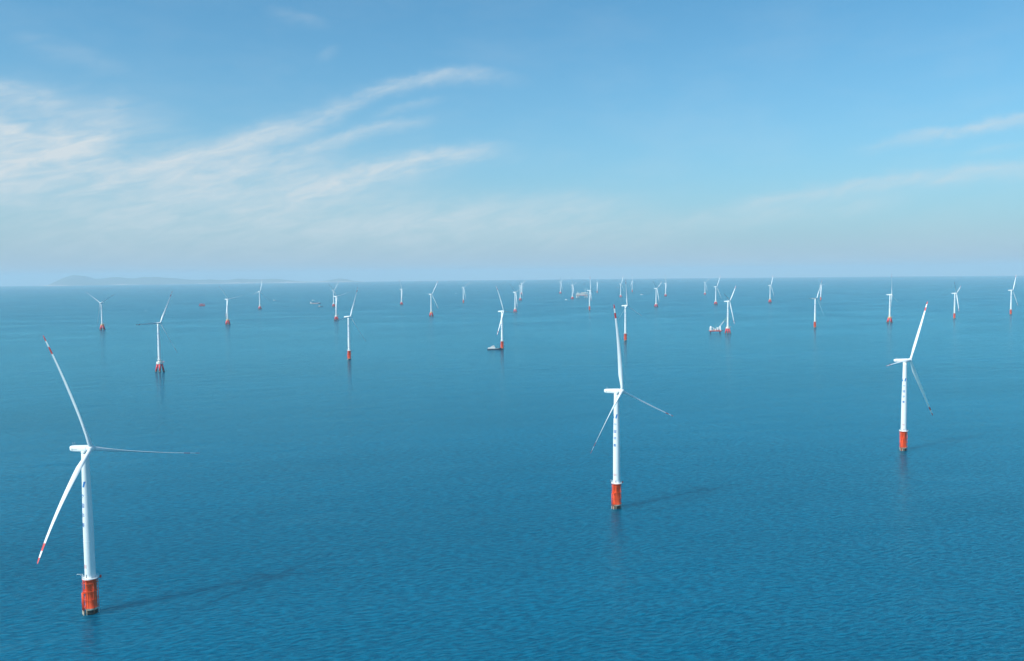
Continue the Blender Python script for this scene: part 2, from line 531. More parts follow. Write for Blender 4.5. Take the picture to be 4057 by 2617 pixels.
def wrap(mb, strokes, zc, size, mat, width, r_off=0.03, uc=0.0):
    """strokes in a unit box drawn on the tower surface facing +X (u to the right as seen from outside)"""
    for (u0, v0, u1, v1) in strokes:
        a = Vector(((u0 - .5) * size + uc, (v0 - .5) * size)); b = Vector(((u1 - .5) * size + uc, (v1 - .5) * size))
        dv = (b - a); L = max(dv.length, 1e-4); dv /= L
        nv = Vector((-dv.y, dv.x)) * width / 2
        a = a - dv * width / 2; b = b + dv * width / 2
        n = max(2, int(L / .4))
        quads = []
        for k in range(n + 1):
            c = a.lerp(b, k / n)
            for s in (1, -1):
                q = c + nv * s
                z = zc + q.y; r = tower_r(z) + r_off; an = q.x / r
                quads.append((r * math.cos(an), r * math.sin(an), z))
        base = len(mb.v); mb.v.extend(quads)
        for k in range(n):
            i = base + 2 * k
            mb.face((i, i + 1, i + 3, i + 2), mat)
def polywrap(mb, poly_fn, nu, nv, zc, mat, r_off=0.035):
    base = len(mb.v)
    for i in range(nu + 1):
        for j in range(nv + 1):
            u, vv = poly_fn(i / nu, j / nv)
            z = zc + vv; r = tower_r(z) + r_off; an = u / r
            mb.v.append((r * math.cos(an), r * math.sin(an), z))
    for i in range(nu):
        for j in range(nv):
            b = base + i * (nv + 1) + j
            mb.face((b, b + nv + 1, b + nv + 2, b + 1), mat)

GLYPHS = [
 # zhong
 [(.1, .75, .9, .75), (.1, .35, .9, .35), (.1, .75, .1, .35), (.9, .75, .9, .35), (.5, 1, .5, 0)],
 # guo
 [(.05, .97, .95, .97), (.05, .03, .95, .03), (.05, .97, .05, .03), (.95, .97, .95, .03), (.26, .76, .74, .76), (.26, .5, .74, .5), (.24, .22, .76, .22), (.5, .76, .5, .22), (.62, .42, .72, .34)],
 # hua
 [(.32, 1, .08, .68), (.22, .84, .22, .48), (.56, 1, .56, .58), (.56, .58, .92, .58), (.92, .58, .92, .68), (.88, .9, .5, .74), (.04, .28, .96, .28), (.5, .48, .5, 0)],
 # neng
 [(.26, 1, .08, .76), (.08, .76, .42, .76), (.36, .88, .46, .7), (.1, .6, .1, 0), (.1, .6, .44, .6), (.44, .6, .44, 0), (.1, .42, .44, .42), (.1, .24, .44, .24),
  (.6, 1, .6, .6), (.6, .6, .94, .6), (.92, .92, .6, .78), (.6, .5, .6, .06), (.6, .06, .95, .06), (.92, .42, .6, .28)],
]
def letter_mesh(i):
    mb = MB()
    wrap(mb, GLYPHS[i], (71.4, 65.7, 59.9, 54.1)[i], 2.3, 'letter', .30)
    return mb.mesh('letter')
def emblem_mesh():
    mb = MB()
    z = 78.4
    # leaning blue bar on the right, its shorter counterpart and a red dot on the left
    polywrap(mb, lambda a, b: (0.15 + 1.25 * a + 1.0 * b, -1.7 + 3.4 * b), 3, 4, z, 'blue')
    polywrap(mb, lambda a, b: (-2.75 + 1.9 * a - (.55 * b), -1.7 + 1.95 * b), 4, 3, z, 'blue')
    polywrap(mb, lambda a, b: (-1.55 + .8 * a, .75 + .75 * b), 2, 2, z, 'mark_red')
    return mb.mesh('emblem')
def number_mesh(z):
    mb = MB()
    wrap(mb, [(.0, 1, .0, 0)], z, 1.9, 'mark_red', .26, uc=-.15)
    wrap(mb, [(.32, 1, .68, 1), (.68, 1, .68, 0), (.68, 0, .32, 0), (.32, 0, .32, 1)], z, 1.9, 'mark_red', .24, uc=0)
    wrap(mb, [(1.0, 1, 1.0, 0)], z, 1.9, 'mark_red', .26, uc=.15)
    return mb.mesh('number_marking')
def door_mesh(z):
    mb = MB()
    polywrap(mb, lambda a, b: (-.45 + .9 * a, 2.1 * b), 2, 2, z, 'grey', .05)
    return mb.mesh('door')

def superring(x, hw, hh, cz, n=28, e=3.2):
    pts = []
    for k in range(n):
        a = 2 * PI * k / n
        c, s = math.cos(a), math.sin(a)
        pts.append((x, hw * abs(c) ** (2 / e) * (1 if c >= 0 else -1), cz + hh * abs(s) ** (2 / e) * (1 if s >= 0 else -1)))
    return pts
def nacelle_mesh():
    mb = MB()
    st = [(-12.2, .25, .3, .2), (-12.1, .9, .9, .2), (-11.7, 1.35, 1.3, .18), (-11.0, 1.7, 1.6, .12), (-10.0, 1.9, 1.78, .06), (-8.5, 2.0, 1.85, 0), (-3, 2.0, 1.95, -.08), (1.5, 2.0, 2.0, -.1), (2.6, 1.92, 1.92, -.08), (3.2, 1.75, 1.75, 0), (3.3, 1.5, 1.5, 0)]
    mb.rings([superring(*q) for q in st], 'white')
    # yaw collar under the nacelle
    mb.lathe([(2.15, -2.5), (2.25, -2.2), (2.25, -1.7)], 'white', 32)
    # weather mast and cooler on the roof
    return mb.mesh('nacelle')
def mast_mesh():
    mb = MB()
    mb.tube((-9.2, -.7, 1.7), (-9.2, -.7, 3.6), .07, 'steel')
    mb.tube((-9.2, .7, 1.7), (-9.2, .7, 3.6), .07, 'steel')
    mb.tube((-9.2, -.9, 3.2), (-9.2, .9, 3.2), .06, 'steel')
    return mb.mesh('weather_mast')
def nacelle_emblem_mesh(side):
    mb = MB()
    n, y = 16, 2.03 * side
    b = len(mb.v)
    for rr in (.58, .27):
        for k in range(n):
            a = 2 * PI * k / n
            mb.v.append((-8.6 + rr * math.cos(a), y, -.15 + rr * math.sin(a)))
    for k in range(n):
        q = (k + 1) % n
        mb.face((b + k, b + q, b + n + q, b + n + k), 'grey')
    return mb.mesh('nacelle_emblem')
def nacelle_word_mesh(side):
    mb = MB()
    y = 2.03 * side
    for i in range(8):
        x = -7.5 + i * .44
        b = len(mb.v)
        h = .42 if i in (0, 1) else .26
        mb.v.extend([(x, y, -.42), (x + .3, y, -.42), (x + .3, y, -.42 + h), (x, y, -.42 + h)])
        mb.face((b, b + 1, b + 2, b + 3), 'grey')
    return mb.mesh('nacelle_word')
def hub_mesh():
    mb = MB()
    st = [(3.32, 1.35), (3.5, 1.75), (4.2, 2.0), (5.7, 2.05), (6.5, 1.85), (7.0, 1.5), (7.35, 1.0), (7.5, .45), (7.55, .1)]
    mb.rings([[(x, r * math.cos(2 * PI * k / 28), r * math.sin(2 * PI * k / 28)) for k in range(28)] for x, r in st], 'white')
    return mb.mesh('rotor_hub')

def blade_mesh(da=0.0, pitch=92.0):
    """local X = rotor axis (upwind), Y = tangent, Z = radius"""
    zs = [1.2, 2.5, 4, 6, 8.5, 11, 14, 18, 23, 29, 36, 44, 52, 58] 
    marks = [.84 * LB, .90 * LB, .952 * LB]
    zs = sorted(zs + marks + [63.4, 68, 71.2, 72.4, 73.0])
    Z = [0, 4, 8, 14, 23, 36, 52, 64, 70, 72.3, 73]
    CH = [2.4, 2.4, 2.9, 3.7, 3.4, 2.8, 2.0, 1.5, 1.2, .85, .2]
    TH = [1., 1., .62, .40, .29, .24, .21, .19, .18, .18, .2]
    TW = [22, 22, 21, 18, 11, 5, 1.5, 0, 0, 0, 0]
    n = 20
    mb = MB()
    rr, mats = [], []
    for z in zs:
        c = float(np.interp(z, Z, CH)); th = float(np.interp(z, Z, TH)); tw = R(float(np.interp(z, Z, TW)))
        circ = min(1.0, max(0.0, (th - .40) / .6))
        p = R(pitch) + tw
        chd = Vector((-math.sin(p), -math.cos(p)))         # towards the trailing edge (x,y)
        nrm = Vector((math.cos(p), -math.sin(p)))          # face normal
        q = z / LB
        ox = math.sin(CONE) * z - 1.85 * q * q + da * q * q
        oy = -2.97 * q * q
        ring = []
        for k in range(n):
            a = 2 * PI * k / n
            s = math.cos(a)                                # -1 leading .. 1 trailing
            xx = (s + 1) / 2
            half = .5 * math.sin(a)
            air = half * (1.0 * math.sqrt(max(xx, 0)) * (1 - xx) ** .9 * 2.6 + .04)
            pos_c = (xx - (.5 * circ + .33 * (1 - circ))) * c
            pos_t = (circ * half + (1 - circ) * math.copysign(abs(air), half) * (1 if abs(half) > 1e-9 else 0)) * c * (th if circ < 1 else 1)
            ring.append((ox + chd.x * pos_c + nrm.x * pos_t, oy + chd.y * pos_c + nrm.y * pos_t, math.cos(CONE) * z))
        rr.append(ring)
    for i in range(len(zs) - 1):
        mid = (zs[i] + zs[i + 1]) / 2 / LB
        mats.append('red' if any(a <= mid <= b for a, b in BANDS) else 'blade')
    mb.rings(rr, mats)
    return mb.mesh('blade')

# --- monopile foundation
TPZ = 21.5
def tp_mesh():
    mb = MB()
    mb.lathe([(3.25, -8), (3.25, 2.6), (3.28, 2.65), (3.28, 3.6), (3.25, 3.65), (3.25, 20.6), (3.5, 20.7), (3.5, 21.3)],
             ['growth', 'salt', 'salt', 'salt', 'orange', 'orange', 'orange'], 40)
    return mb.mesh('transition_piece')
def frame_mesh():
    mb = MB()
    rad = 4.0
    for k in range(6):
        a = R(20 + 60 * k)
        mb.tube((rad * math.cos(a), rad * math.sin(a), 3.2), (rad * math.cos(a), rad * math.sin(a), 20.4), .16, 'orange')
        mb.tube((rad * math.cos(a), rad * math.sin(a), -4), (rad * math.cos(a), rad * math.sin(a), 3.2), .16, 'growth' if k % 2 else 'salt')
        for z in (4.2, 9.2, 14.2, 19.0):
            mb.tube((3.2 * math.cos(a), 3.2 * math.sin(a), z), (rad * math.cos(a), rad * math.sin(a), z), .13, 'orange')
    for z, mt in ((1.0, 'growth'), (4.2, 'orange'), (9.2, 'orange'), (14.2, 'orange'), (19.0, 'orange')):
        mb.torus(rad, z, .14, mt, 40)
    return mb.mesh('pipe_frame')
def landing_mesh():        # faces +X
    mb = MB()
    for y in (-1.1, 1.1):
        mb.tube((4.75, y, -4), (4.75, y, 2.6), .26, 'salt')
        mb.tube((4.75, y, 2.6), (4.75, y, 13.0), .26, 'orange')
        mb.tube((4.75, y, 13.0), (3.2, y, 14.2), .22, 'orange')
        for z in (3.6, 8.0, 12.2):
            mb.tube((3.2, y, z), (4.75, y, z), .16, 'orange')
    for i in range(44):
        z = -1 + i * .5
        mb.tube((4.45 if z < 13 else 4.2, -.36, z), (4.45 if z < 13 else 4.2, .36, z), .035, 'orange', n=5)
    for y in (-.36, .36):
        mb.tube((4.45, y, -2), (4.45, y, 13), .06, 'orange', n=6)
        mb.tube((4.2, y, 12.6), (4.2, y, 21.0), .06, 'orange', n=6)
    for z in (14.6, 15.8, 17.0, 18.2, 19.4):
        mb.torus(.55, z, .04, 'orange', 14, ctr=(4.55, 0), k=5)
    # resting deck half way up
    mb.box(3.3, 4.9, -1.2, 1.2, 12.9, 13.05, 'orange')
    return mb.mesh('boat_landing')
def platform_mesh(z, rad, mat='orange', top='steel'):
    mb = MB()
    mb.lathe([(rad - .6, z - .5), (rad, z - .25), (rad, z - .02)], mat, 32, smooth=False)
    mb.lathe([(rad - .03, z - .018), (rad - .03, z + .02)], top, 32, smooth=False)
    return mb.mesh('work_platform')
def railing_mesh(z, rad, mat='white'):
    mb = MB()
    n = 24
    for k in range(n):
        a = 2 * PI * k / n
        mb.tube((rad * math.cos(a), rad * math.sin(a), z), (rad * math.cos(a), rad * math.sin(a), z + 1.2), .05, mat, n=5)
    for dz in (.55, 1.2):
        mb.torus(rad, z + dz, .055, mat, 32, k=5)
    mb.lathe([(rad, z + .02), (rad, z + .3)], mat, 32, smooth=False)
    return mb.mesh('railing')
def davit_mesh(z, rad):    # at +X
    mb = MB()
    mb.tube((rad - .4, 0, z), (rad - .4, 0, z + 3.0), .2, 'white')
    mb.tube((rad - .4, 0, z + 2.9), (rad + 2.6, .8, z + 3.6), .14, 'white')
    mb.tube((rad - .4, 0, z + 1.6), (rad + 1.2, .4, z + 3.2), .09, 'white')
    mb.tube((rad + 2.6, .8, z + 3.6), (rad + 2.6, .8, z + 2.4), .03, 'steel', n=5)
    return mb.mesh('davit_crane')
def lamp_mesh(z, rad):     # red fog-signal drum on a bracket at +X
    mb = MB()
    mb.tube((rad - .5, 0, z - .5), (rad + .7, 0, z - .3), .12, 'orange')
    mb.lathe([(.45, z - .5), (.55, z - .3), (.55, z + .9), (.35, z + 1.1)], 'red', 14, ctr=(rad + .9, 0))
    return mb.mesh('signal_lamp')

# --- raked pile foundation with a cap
CAPZ0, CAPZ1, PEDZ = 16.0, 20.6, 24.2
def pile_mesh():           # leans inwards, footprint on +X
    mb = MB()
    def p(z): return Vector((8.7 - (8.7 - 4.6) * z / CAPZ0, 0, z))
    for z0, z1, mt, r in ((-5, 1.7, 'growth', 1.92), (1.7, 2.3, 'salt', 1.9), (2.3, CAPZ0 + .3, 'pile', 1.9)):
        mb.tube(p(z0), p(z1), r, mt, n=18)
    return mb.mesh('raked_pile')
def cap_mesh(mat):
    mb = MB()
    mb.lathe([(6.0, CAPZ0), (6.2, CAPZ0 + .25), (6.2, CAPZ1 - .25), (6.0, CAPZ1)], mat, 36, smooth=False)
    mb.lathe([(3.6, CAPZ1 - .05), (3.4, CAPZ1 + .5), (3.3, PEDZ - .3)], mat if mat == 'cap_white' else 'cap_white', 32)
    return mb.mesh('pile_cap')
def gangway_mesh():        # deck sticking out of the cap at +X
    mb = MB()
    mb.box(5.4, 10.2, -1.4, 1.4, CAPZ1 - .05, CAPZ1 + .2, 'pile')
    for y in (-1.35, 1.35):
        mb.tube((6.3, y, CAPZ1 + 1.3), (10.1, y, CAPZ1 + 1.3), .06, 'white', n=5)
        for x in (6.4, 8.2, 10.1):
            mb.tube((x, y, CAPZ1), (x, y, CAPZ1 + 1.3), .06, 'white', n=5)
        mb.tube((9.6, y, CAPZ1), (6.0, y, CAPZ1 - 3.0), .12, 'pile', n=6)
    return mb.mesh('access_deck')

MESH = dict(tower_m=tower_mesh(TPZ + .02), tower_j=tower_mesh(PEDZ + .02), nacelle=nacelle_mesh(), mast=mast_mesh(), nemb=[nacelle_emblem_mesh(q) for q in (-1, 1)], nword=[nacelle_word_mesh(q) for q in (-1, 1)], hub=hub_mesh(), blade=blade_mesh(), blade_work=blade_mesh(0.0, 22.0),
            letter=[letter_mesh(i) for i in range(4)], emblem=emblem_mesh(), number_m=number_mesh(29.0), number_j=number_mesh(31.0), door_m=door_mesh(22.2), door_j=door_mesh(24.8),
            tp=tp_mesh(), frame=frame_mesh(), landing=landing_mesh(), plat_m=platform_mesh(TPZ, 4.6), plat_j=platform_mesh(PEDZ, 4.5, 'steel'),
            rail_m=railing_mesh(TPZ, 4.5), rail_j=railing_mesh(PEDZ, 4.4), davit_m=davit_mesh(TPZ, 4.6), davit_j=davit_mesh(PEDZ, 4.5), lamp=lamp_mesh(TPZ, 4.6),
            pile=pile_mesh(), cap_white=cap_mesh('cap_white'), cap_orange=cap_mesh('cap_orange'), gangway=gangway_mesh())

TEXT_AZ = 218.0
def turbine(kind, x, y, s, yaw, phi, label, d=(0, 0, 0), da=(0, 0, 0), cap='cap_white', rot=None, text_az=None, work=False, pitch=None):
    root = empty('wind_turbine', (x, y, sea_z(x, y)), label, 'wind turbine', 'wind turbines of the offshore wind farm', 0, s)
    near = math.hypot(x, y) < 5200
    ta = AZ(TEXT_AZ if text_az is None else text_az)
    tw = link('tower', MESH['tower_' + kind], root)
    link('emblem', MESH['emblem'], tw, RZ(ta))
    for lm in MESH['letter']:
        link('letter', lm, tw, RZ(ta))
    if near:
        link('number_marking', MESH['number_' + kind], tw, RZ(ta))
        link('door', MESH['door_' + kind], tw, RZ(ta + R(18)))
    if kind == 'm':
        tp = link('transition_piece', MESH['tp'], root)
        link('pipe_frame', MESH['frame'], tp, RZ(AZ(215)))
        if near:
            link('boat_landing', MESH['landing'], tp, RZ(AZ(229)))
            link('signal_lamp', MESH['lamp'], tp, RZ(AZ(72)))
    else:
        cp = link('pile_cap', MESH[cap], root)
        rot = random.uniform(0, 60) if rot is None else rot
        for k in range(6):
            link('raked_pile', MESH['pile'], root, RZ(R(rot + 60 * k)))
        if near:
            link('access_deck', MESH['gangway'], cp, RZ(AZ(95)))
    pl = link('work_platform', MESH['plat_' + kind], root)
    link('railing', MESH['rail_' + kind], pl)
    if near:
        link('davit_crane', MESH['davit_' + kind], pl, RZ(AZ(238)))
    yw = R(yaw)
    ah = Vector((math.sin(yw), math.cos(yw), 0))
    a = math.cos(TILT) * ah + math.sin(TILT) * Vector((0, 0, 1))
    e2 = -math.sin(TILT) * ah + math.cos(TILT) * Vector((0, 0, 1))
    cw = (-a).cross(e2)
    # nacelle frame: X along the axis, hub centre at OFF
    hubc = Vector((0, 0, HUB_Z)) + ah * OFF
    nm = Matrix((a, e2.cross(a), e2)).transposed().to_4x4()
    nm.translation = hubc - a * OFF
    nc = link('nacelle', MESH['nacelle'], root, nm)
    for q in (0, 1):
        link('nacelle_emblem', MESH['nemb'][q], nc)
        link('nacelle_word', MESH['nword'][q], nc)
    if near:
        link('weather_mast', MESH['mast'], nc)
    link('rotor_hub', MESH['hub'], root, nm)
    for k in range(3):
        ph = R(phi + 120 * k + d[k])
        r_ = math.cos(ph) * e2 + math.sin(ph) * cw
        t_ = -math.sin(ph) * e2 + math.cos(ph) * cw
        bmx = Matrix((a, t_, r_)).transposed().to_4x4()
        bmx.translation = hubc
        me = MESH['blade_work' if work else 'blade'] if abs(da[k]) < .05 else blade_mesh(da[k], pitch or (22.0 if work else 92.0))
        link('blade', me, root, bmx)
    return root

W_, O_ = 'cap_white', 'cap_orange'
TURBINES = [
 ('m', -253.2, 501.6, 1.001, 116.3, 101.8, "largest wind turbine, white on an orange foot, casting a long shadow on the water", (3.7, 4.6, .3), (5.1, 10.2, -2.3)),
 ('m', 87.5, 718.6, 1.009, 131.7, 115.9, "large wind turbine on an orange foot, one blade almost straight up, right of centre", (.7, .7, -.1), (.9, 1.4, -1.5)),
 ('m', 432.5, 940.6, 1.007, 137.7, 32.8, "large wind turbine near the right edge, one blade curving left past its nacelle", (0, 1.7, -1.0), (2.0, .5, .7)),
 ('j', -1588.9, 3323.8, 1.040, 194.0, 66.5, "distant wind turbine below the island's highest hill, ochre cap on red piles", (0, 0, 0), (0, 0, 0), O_),
 ('j', -748.4, 1812.9, 1.039, 109.4, 33.2, "biggest of the wind turbines standing on red raked piles, pale cap, left part", (-1.1, 2.0, -1.0), (1.3, -.3, -.3), W_, 52.0),
 ('j', -1188.1, 3583.4, 1.069, 119.7, 82.2, "ochre capped wind turbine just right of the red barge, one dark blade rising left", (0, 0, 0), (0, 0, 0), O_),
 ('j', -1540.1, 5247.2, 1.098, 118.2, 137.6, "small wind turbine whose upper blade crosses the island shore, a white boat beside it"),
 ('j', -1149.8, 5544.9, 1.071, 116.9, 42.2, "far wind turbine half hidden behind another turbine, right of the red cargo ship"),
 ('j', -785.3, 3836.8, 1.078, 121.5, 79.6, "front turbine of the overlapping pair right of the cargo ship, red piles"),
 ('m', -386.4, 2027.5, 1.030, 115.0, 26.8, "turbine on a red tube foot whose left blade tip reaches another's red piles", (-.5, 2.0, -.9), (1.6, 1.5, .4)),
 ('j', -743.1, 5791.1, 1.053, 107.8, 89.3, "small turbine on red piles, thin blade upright and another level to the right"),
 ('j', -385.5, 4106.0, 1.070, 123.6, 38.3, "ochre capped turbine on red piles, one blade level to the left, left of centre", (0, 0, 0), (0, 0, 0), O_),
 ('m', -337.3, 5993.5, 1.082, 125.3, 61.4, "far turbine on a red tube foot with a white speck of boat to its left"),
 ('m', -26.3, 2268.2, 1.016, 125.1, 98.4, "wind turbine on a red tube foot with the service vessel moored against it", (.7, -2.0, .4), (-2.9, -3.4, -2.5)),
 ('j', 17.7, 4429.9, 1.059, 124.3, 68.6, "turbine on red piles touched by a blade tip of the service vessel's turbine"),
 ('j', 64.8, 6431.9, 1.110, 119.6, 59.5, "front one of the two overlapping far turbines at the photo centre"),
 ('j', 97.8, 8444.0, 1.087, 122.7, 75.6, "rear one of the two overlapping far turbines at the centre, above the horizon"),
 ('j', 484.2, 8508.0, 1.173, 102.3, 75.5, "tiny far turbine alone left of the substation, one blade hanging beside its tower"),
 ('j', 469.1, 6625.5, 1.104, 111.7, 79.5, "pale capped turbine between the white boat's wake and the substation platform"),
 ('m', 417.3, 4599.8, 1.073, 103.2, 109.9, "turbine on a red tube foot in front of the substation platform's right end"),
 ('m', 875.8, 8788.6, 1.034, 122.4, 86.4, "tiny far turbine on a red tube foot just right of the substation platform"),
 ('j', 888.4, 6993.3, 1.104, 117.6, 34.6, "far turbine on red piles, a blade leaning down right, beside a tiny pink boat"),
 ('m', 1255.5, 8938.8, 1.080, 137.5, -8.5, "tiny far turbine on a red tube foot, one blade leaning down to the left"),
 ('m', 331.5, 2502.2, 1.042, 129.4, 119.6, "turbine on a red tube foot right behind the large central turbine's upright blade", (-.3, 1.8, -1.3), (.3, 1.4, -1.7)),
 ('j', 831.4, 4939.0, 1.084, 120.6, 63.5, "pale capped turbine with three spread blades, right of a small white motorboat"),
 ('j', 1283.1, 7155.2, 1.103, 120.1, 98.2, "small far turbine close behind another, thin blades in an upright Y, red piles"),
 ('j', 1696.7, 7534.6, 1.085, 144.0, 55.0, "small far turbine on red piles with two blades spread in a V"),
 ('j', 1243.6, 5229.0, 1.098, 131.7, 36.3, "turbine with one long blade leaning right across the horizon, behind the crane barge"),
 ('j', 695.4, 2758.9, 1.049, 121.3, 52.1, "wind turbine on pale cap and red piles with the crane barge at its left", (.8, 1.6, -1.0), (.3, -.4, .4), W_, 20.0),
 ('j', 1651.2, 5484.4, 1.105, 118.2, 40.6, "ochre capped turbine on red piles, alone in the gap right of the crane barge", (0, 0, 0), (0, 0, 0), O_),
 ('m', 2090.1, 5804.2, 1.019, 152.5, 76.4, "far turbine behind a nearer one's upper blade, its own blades a wide V"),
 ('m', 1058.3, 2991.6, 1.045, 133.5, 153.1, "turbine on a red tube foot with a dark blade level to the left", (0, .2, 1.4), (0, -.6, .3)),
 ('j', 1432.3, 3248.8, 1.069, 124.1, 116.6, "ochre capped turbine on red piles, nearest left of the large right turbine", (0, 0, 0), (0, 0, 0), O_),
 ('m', 1791.3, 3468.8, 1.033, 127.4, 69.8, "turbine on a red tube foot, second from the right edge of the photo"),
 ('m', 2165.5, 3720.0, 1.072, 134.0, 35.0, "rightmost wind turbine, on a red tube foot at the right edge of the photo"),
]
WORKING = {1, 4, 9, 23, 31, 32}          # blades pitched into the wind; the others stand feathered
for i, q in enumerate(TURBINES):
    turbine(*q, work=i in WORKING, pitch=38.0 if i == 1 else None)

# ------------------------------------------------------------------ boats
def hull_rings(L, B, H, sheer=.35, draft=1.2, bow=.32):
    """closed rings along X (bow at +X), deck at z=H"""
    rr = []
    for i in range(15):
        q = i / 14
        x = -L / 2 + L * q
        bw = 1.0 if q < 1 - bow else max(0.0, math.cos((q - (1 - bow)) / bow * PI / 2)) ** .7
        bw = max(bw, .03)
        if q < .06: bw *= .9
        hb = B / 2 * bw
        zt = H + sheer * H * max(0, (q - .55) / .45) ** 2
        fl = .86 if q < .7 else .86 - .3 * (q - .7) / .3
        xo = (q > .93) * .02 * L
        rr.append([(x, -hb * fl, -draft), (x, hb * fl, -draft), (x, hb * (fl + 1) / 2, 0.1), (x + xo, hb, zt), (x + xo, -hb, zt), (x, -hb * (fl + 1) / 2, 0.1)])
    return rr
def place_boat(name, x, y, az, label, cat, group=None):
    return empty(name, (x, y, sea_z(x, y)), label, cat, group, AZ(az))

def small_boat(name, x, y, az, L, label, hull='boat_white', cabin='boat_white', aft=.3, group='small boats scattered on the sea', cab_len=.34):
    r = place_boat(name, x, y, az, label, 'boat', group)
    B = L * .27; H = L * .09
    mb = MB(); mb.rings(hull_rings(L, B, H, .5, .8), hull, smooth=False); link('hull', mb.mesh('hull'), r)
    x0 = -L / 2 + L * aft; x1 = x0 + L * cab_len
    hw = B * .38; z0 = H - .02; z1 = H + L * .10; z2 = z1 + L * .075
    mb = MB()
    mb.rings([[(x0, -hw, z0), (x1 + L * .05, -hw * .9, z0), (x1 + L * .05, hw * .9, z0), (x0, hw, z0)], [(x0, -hw, z1), (x1, -hw * .9, z1), (x1, hw * .9, z1), (x0, hw, z1)]], cabin, False)
    xm = x0 + (x1 - x0) * .3
    mb.rings([[(xm, -hw * .8, z1 - .01), (x1 - L * .02, -hw * .75, z1 - .01), (x1 - L * .02, hw * .75, z1 - .01), (xm, hw * .8, z1 - .01)],
              [(xm, -hw * .75, z2), (x1 - L * .06, -hw * .7, z2), (x1 - L * .06, hw * .7, z2), (xm, hw * .75, z2)]], cabin, False)
    cb = link('cabin', mb.mesh('cabin'), r)
    mb = MB()
    zz0, zz1 = z1 + L * .025, z1 + L * .055
    mb.box(xm - .03, x1 - L * .035, -hw * .81, hw * .81, zz0, zz1, 'glass')
    link('window', mb.mesh('window'), cb)
    mb = MB()
    mb.tube((xm + L * .03, 0, z2), (xm + L * .03, 0, z2 + L * .14), L * .006, 'steel', n=6)
    mb.tube((xm + L * .03, -hw * .3, z2 + L * .09), (xm + L * .03, hw * .3, z2 + L * .09), L * .005, 'steel', n=6)
    link('mast', mb.mesh('mast'), r)
    return r

def service_vessel():
    r = place_boat('service_vessel', -47.5, 2263.5, 91, 'white and dark blue service vessel, bow pressed to the red foot of a wind turbine', 'boat')
    L, B, H = 37.0, 9.0, 2.7
    mb = MB(); mb.rings(hull_rings(L, B, H, .35, 1.6, .25), 'dark', smooth=False); link('hull', mb.mesh('hull'), r)
    mb = MB(); mb.box(-16.5, 3.0, -3.9, 3.9, H - .02, H + 2.6, 'boat_white', .25); mb.box(-9.5, 2.0, -3.3, 3.3, H + 2.58, H + 5.0, 'boat_white', .3); mb.box(-6.5, 1.0, -2.8, 2.8, H + 4.98, H + 7.3, 'boat_white', .35)
    sp = link('superstructure', mb.mesh('superstructure'), r)
    mb = MB()
    for z0, z1, x0, x1, hw in ((H + .9, H + 1.7, -15, 2.6, 3.93), (H + 3.4, H + 4.2, -8.8, 1.6, 3.33)):
        n = 8
        for i in range(n):
            xa = x0 + (x1 - x0) * i / n
            mb.box(xa, xa + (x1 - x0) / n * .55, -hw, hw, z0, z1, 'glass')
    mb.box(-5.8, 1.05, -2.83, 2.83, H + 5.7, H + 6.6, 'glass')
    link('window', mb.mesh('window'), sp)
    mb = MB()
    mb.tube((-3, 0, H + 7.2), (-3, 0, H + 11), .16, 'steel'); mb.tube((-3, -1.6, H + 9.4), (-3, 1.6, H + 9.4), .1, 'steel'); mb.box(-3.2, -2.4, -1.2, 1.2, H + 8.2, H + 8.5, 'boat_white')
    link('mast', mb.mesh('mast'), r)
    mb = MB()
    for i in range(9):
        x = 3.5 + i * 1.5
        for y in (-4.0, 4.0):
            yy = y * (1 if x < 9 else max(.3, 1 - (x - 9) / 12))
            mb.tube((x, yy, H), (x, yy, H + 1.3), .05, 'steel', n=5)
    for y in (-1, 1):
        mb.tube((3.5, 4 * y, H + 1.3), (9, 4 * y, H + 1.3), .05, 'steel', n=5); mb.tube((9, 4 * y, H + 1.3), (15.5, 1.8 * y, H + 1.6), .05, 'steel', n=5)
    link('deck_railing', mb.mesh('deck_railing'), r)
    mb = MB(); mb.box(5, 9, -2.2, 2.2, H + .02, H + 1.1, 'steel', .1); link('deck_hatch', mb.mesh('deck_hatch'), r)
    mb = MB()
    for i in range(7):
        x = 13.0 + i * .9
        mb.tube((x, 0, H + .5), (x, 0, H + 1.6), .5, 'growth', n=10)
    link('bow_fender', mb.mesh('bow_fender'), r)
service_vessel()

